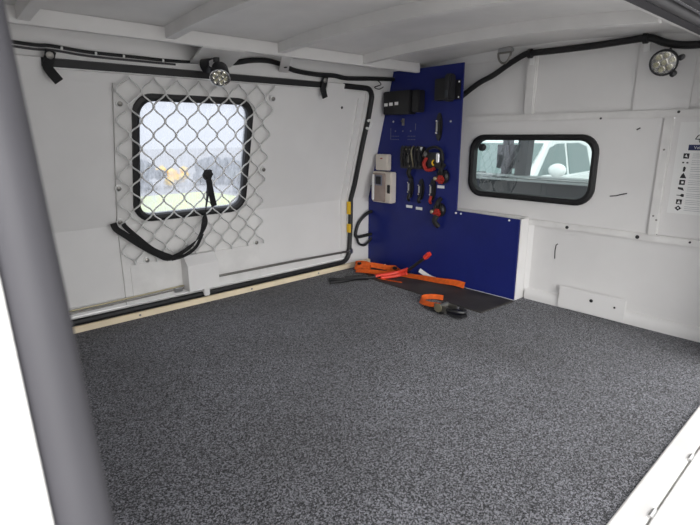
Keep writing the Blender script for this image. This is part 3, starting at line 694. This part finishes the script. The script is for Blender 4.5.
# ------------------------------------------------------------------ safety sign on the bulkhead
t = thing('safety_sign', 'white pictogram sign with navy header on bulkhead at right edge', 'sign', (XR-.003, .33, .39))
xs_ = XR-.0025
obj('sheet', MB().box(xs_, xs_+.0005, .20, .468, .385, .655), LABEL, t)
def pm(name, pts, m, x=xs_-.0006): return obj(name, MB().prism([(x, y, z) for y, z in pts], (.0006, 0, 0)), m, t, smooth=0)
def rect(y0, y1, z0, z1): return [(y0, z0), (y1, z0), (y1, z1), (y0, z1)]
pm('header', rect(.20, .438, .574, .590), NAVY)
try:
    fc = bpy.data.curves.new('header_text', 'FONT'); fc.body = 'Vehicle'; fc.size = .012; fc.extrude = .0002
    fo = bpy.data.objects.new('tmp_text', fc); COL.objects.link(fo); dg = bpy.context.evaluated_depsgraph_get()
    me = bpy.data.meshes.new_from_object(fo.evaluated_get(dg)); bpy.data.objects.remove(fo)
    mb = MB(); mb.v = [(xs_-.001-v.co.z, .424-v.co.x, .578+v.co.y) for v in me.vertices]; mb.f = [tuple(p.vertices) for p in me.polygons]
    obj('header_text', mb, LABEL, t, smooth=0)
except Exception as e: print('text', e)
# car line drawing above the header
mb = MB(); Q = lambda pts, w_=.0022: mb.strap([(xs_-.0004, y, z) for y, z in pts], w_, .0006, (0, .6, .8))
Q([(.424, .606), (.418, .617), (.405, .620), (.395, .632), (.36, .634), (.34, .62)]); Q([(.424, .606), (.34, .604)])
mb.tube([(xs_-.0002, .407+.007*math.cos(a), .603+.007*math.sin(a)) for a in [i*math.pi/5 for i in range(10)]], .0012, 4, True)
obj('car_drawing', mb, INK, t, smooth=0)
ys0 = .440
for i in range(9):
    z = .5575-i*.0195; s = .0075; y = ys0
    if i == 0: pm('pictogram', rect(y-s, y+s, z-s, z+s), INK); pm('pictogram_detail', [(y-.004, z-.004), (y+.004, z-.002), (y, z+.005)], LABEL, xs_-.0009)
    if i == 1: pm('pictogram', rect(y-.008, y-.003, z-.002, z+.002), INK); pm('pictogram', rect(y+.003, y+.008, z-.002, z+.002), INK)
    if i == 2: pm('pictogram', [(y-.002, z-.007), (y+.003, z-.007), (y+.003, z+.006), (y, z+.008), (y-.004, z+.004)], INK)
    if i == 3: pm('pictogram', [(y-.009, z-.007), (y+.008, z-.007), (y+.005, z+.002), (y, z+.009), (y-.004, z+.002)], INK)
    if i == 4: pm('pictogram', rect(y-s, y+s, z-s, z+s), INK); pm('pictogram_detail', rect(y-.004, y+.002, z-.003, z+.003), LABEL, xs_-.0009)
    if i == 5: pm('pictogram', [(y-.008, z-.005), (y+.008, z-.001), (y+.009, z+.005), (y-.004, z+.004)], INK)
    if i == 6: pm('pictogram', [(y-.010, z-.004), (y-.004, z-.004), (y, z-.001), (y+.009, z-.001), (y+.009, z+.001), (y, z+.001), (y-.004, z+.005), (y-.010, z+.004)], INK)
    if i == 7: pm('pictogram', rect(y-s, y+s, z-s, z+s), INK); pm('pictogram_detail', [(y-.005, z-.005), (y+.005, z-.005), (y, z+.005)], LABEL, xs_-.0009)
    if i == 8: pm('pictogram', [(y-.009, z), (y, z-.008), (y+.009, z), (y, z+.008)], INK); pm('pictogram_detail', rect(y-.002, y+.002, z-.002, z+.003), LABEL, xs_-.0009)
mb = MB()
for i in range(9):
    for k in range(3):
        z = .563-i*.0195-k*.0055
        mb.box(xs_-.0005, xs_, .21+.02*((i*7+k*3) % 3), .424, z, z+.0012)
obj('text_lines', mb, TXT, t, smooth=0)

# ------------------------------------------------------------------ outside
GZ = -.92
struct('ground', MB().box(-30, 40, -30, 60, GZ-.05, GZ), GROUND)
lawn = struct('lawn', MB().box(3.4, 6.4, 9.3, 13.0, GZ, GZ+.03), LAWN)
# dark cab rear just ahead of the bulkhead window
t = thing('vehicle_cab', 'dark cab back with pale sill rail just beyond the bulkhead window', 'vehicle cab', (2.25, 1.2, GZ))
obj('cab_panel', MB().box(2.20, 2.26, .30, 1.95, -.60, .405, .005), CABG, t)
obj('sill_rail', MB().box(2.17, 2.27, .30, 1.95, .406, .416, .003), CABL, t)
obj('sill_rail', MB().box(2.185, 2.27, .30, 1.95, .424, .430, .003), CABL, t)
obj('cab_pillar', MB().prism([(2.22, 1.205, .43), (2.22, 1.262, .43), (2.22, 1.240, .78), (2.22, 1.190, .78)], (.05, 0, 0)), CABG, t)
obj('headrest', MB().box(2.35, 2.45, 1.36, 1.46, .42, .60, .03), CABG, t)
obj('cab_roof', MB().box(2.15, 2.9, .30, 1.95, .78, .83, .01), CABG, t)

# white car parked beyond
def white_car(loc, rz):
    t = thing('parked_car', 'white parked car seen through the bulkhead window', 'car', loc)
    t.rotation_euler = (0, 0, rz)
    def part(name, mb, m, parent=None):   # car parts are modelled in the car's own frame (front = +x)
        me = bpy.data.meshes.new(name); me.from_pydata(mb.v, [], mb.f); bm = bmesh.new(); bm.from_mesh(me); bmesh.ops.recalc_face_normals(bm, faces=bm.faces); bm.to_mesh(me); bm.free()
        for p in me.polygons: p.use_smooth = True
        me.set_sharp_from_angle(angle=math.radians(30)); me.materials.append(m)
        o = bpy.data.objects.new(name, me); COL.objects.link(o); o.parent = parent or t; return o
    low = [(-2.1, .35), (-2.15, .7), (-2.05, .95), (.75, .98), (1.7, .86), (2.1, .70), (2.15, .40), (2.0, .25), (-1.95, .25)]
    part('body', MB().prism([(x, -.86, z) for x, z in low], (0, 1.72, 0)), CARW)
    top = [(-1.95, .96), (-1.55, 1.40), (-.9, 1.50), (.0, 1.50), (.28, 1.44), (1.02, .97)]
    def cab(y0, y1): return [((x, y0*(1-.13*(z-.96)/.54), z), (x, y1*(1-.13*(z-.96)/.54), z)) for x, z in top]
    c = cab(-.80, .80); n = len(c); mb = MB()
    mb.add([p[0] for p in c]+[p[1] for p in c], [tuple(range(n))[::-1], tuple(range(n, 2*n))]+[(i, (i+1) % n, (i+1) % n+n, i+n) for i in range(n)])
    part('cabin', mb, CARW)
    f = lambda z: .80*(1-.13*(z-.96)/.54)+.004
    for s in (-1, 1):
        for poly in ([(.84, .99), (.28, 1.37), (.0, 1.42), (-.28, 1.42), (-.28, .99)], [(-.38, .99), (-.38, 1.42), (-.9, 1.42), (-1.25, 1.36), (-1.35, .99)]):
            part('side_window', MB().prism([(x, s*f(z), z) for x, z in poly], (0, s*.006, 0)), CARGL)
        mi = part('mirror', MB().ball((.62, s*.97, 1.10), .12, (.6, .95, .72), 3), CARW)
        part('mirror_arm', MB().tube([(.66, s*.80, 1.0), (.64, s*.92, 1.02)], .03, 8), CARW, mi)
        for x in (-1.3, 1.35):
            wh = part('wheel', MB().lathe([(.33, -.1), (.34, -.05), (.34, .05), (.33, .1), (.2, .11), (0, .11)], (x, s*.78, .34), (0, s, 0), 24), TYRE)
            part('hub', MB().lathe([(.2, .11), (.18, .125), (0, .125)], (x, s*.78, .34), (0, s, 0), 12), STEEL, wh)
    ws = [(1.0, -.70, .995), (1.0, .70, .995), (.33, .66, 1.415), (.33, -.66, 1.415)]
    nrm = Vector((.46, 0, .74)).normalized()*.012
    part('windscreen', MB().prism([Vector(p)+nrm for p in ws], nrm*.5), CARGL)
    for y in (-.35, .25): part('wiper', MB().tube([Vector((1.0, y, 1.0))+nrm*2.2, Vector((.93, y+.5, 1.035))+nrm*2.4], .012, 6), TYRE)
    return t
white_car((6.75, 3.98, GZ), math.radians(186))

# bushes seen faintly through the hatch window
def bush(x, y, r, h, label, m, name='bush', n=26):
    t = thing(name, label, 'bush', (x, y, GZ), None)
    obj('stem', MB().tube([(x, y, GZ), (x+.05, y, GZ+h*.5), (x, y+.05, GZ+h*.9)], [.06, .05, .02], 6), BARK, t)
    mb = MB()
    for i in range(n):
        a = random.uniform(0, 6.28); rr = r*math.sqrt(random.random()); z = GZ+h*random.uniform(.15, .95)
        mb.ball((x+rr*math.cos(a), y+rr*math.sin(a), z), random.uniform(.14, .30)*r+.05, (1, 1, .8), 2, .22)
    obj('foliage', mb, m, t, smooth=0)
LABS = ['grey green bush at the left end of the row beyond the hatch window', 'grey green bush second from left in the row beyond hatch window', 'grey green bush right of the yellow one beyond the hatch window', 'grey green bush second from right in the row beyond hatch window', 'grey green bush at the right end of the row beyond the hatch window']
for i, (x, y, r, h) in enumerate(((3.3, 12.4, .75, .8), (5.1, 14.9, .8, .8), (8.0, 15.3, .8, .85), (9.3, 13.9, .8, .95), (7.5, 12.2, .8, .72))):
    bush(x, y, r, h, LABS[i], LEAF)
bush(6.45, 15.3, .45, .55, 'small yellow flowering bush faintly seen through the hatch window', LEAFY, 'flowering_bush', 14)
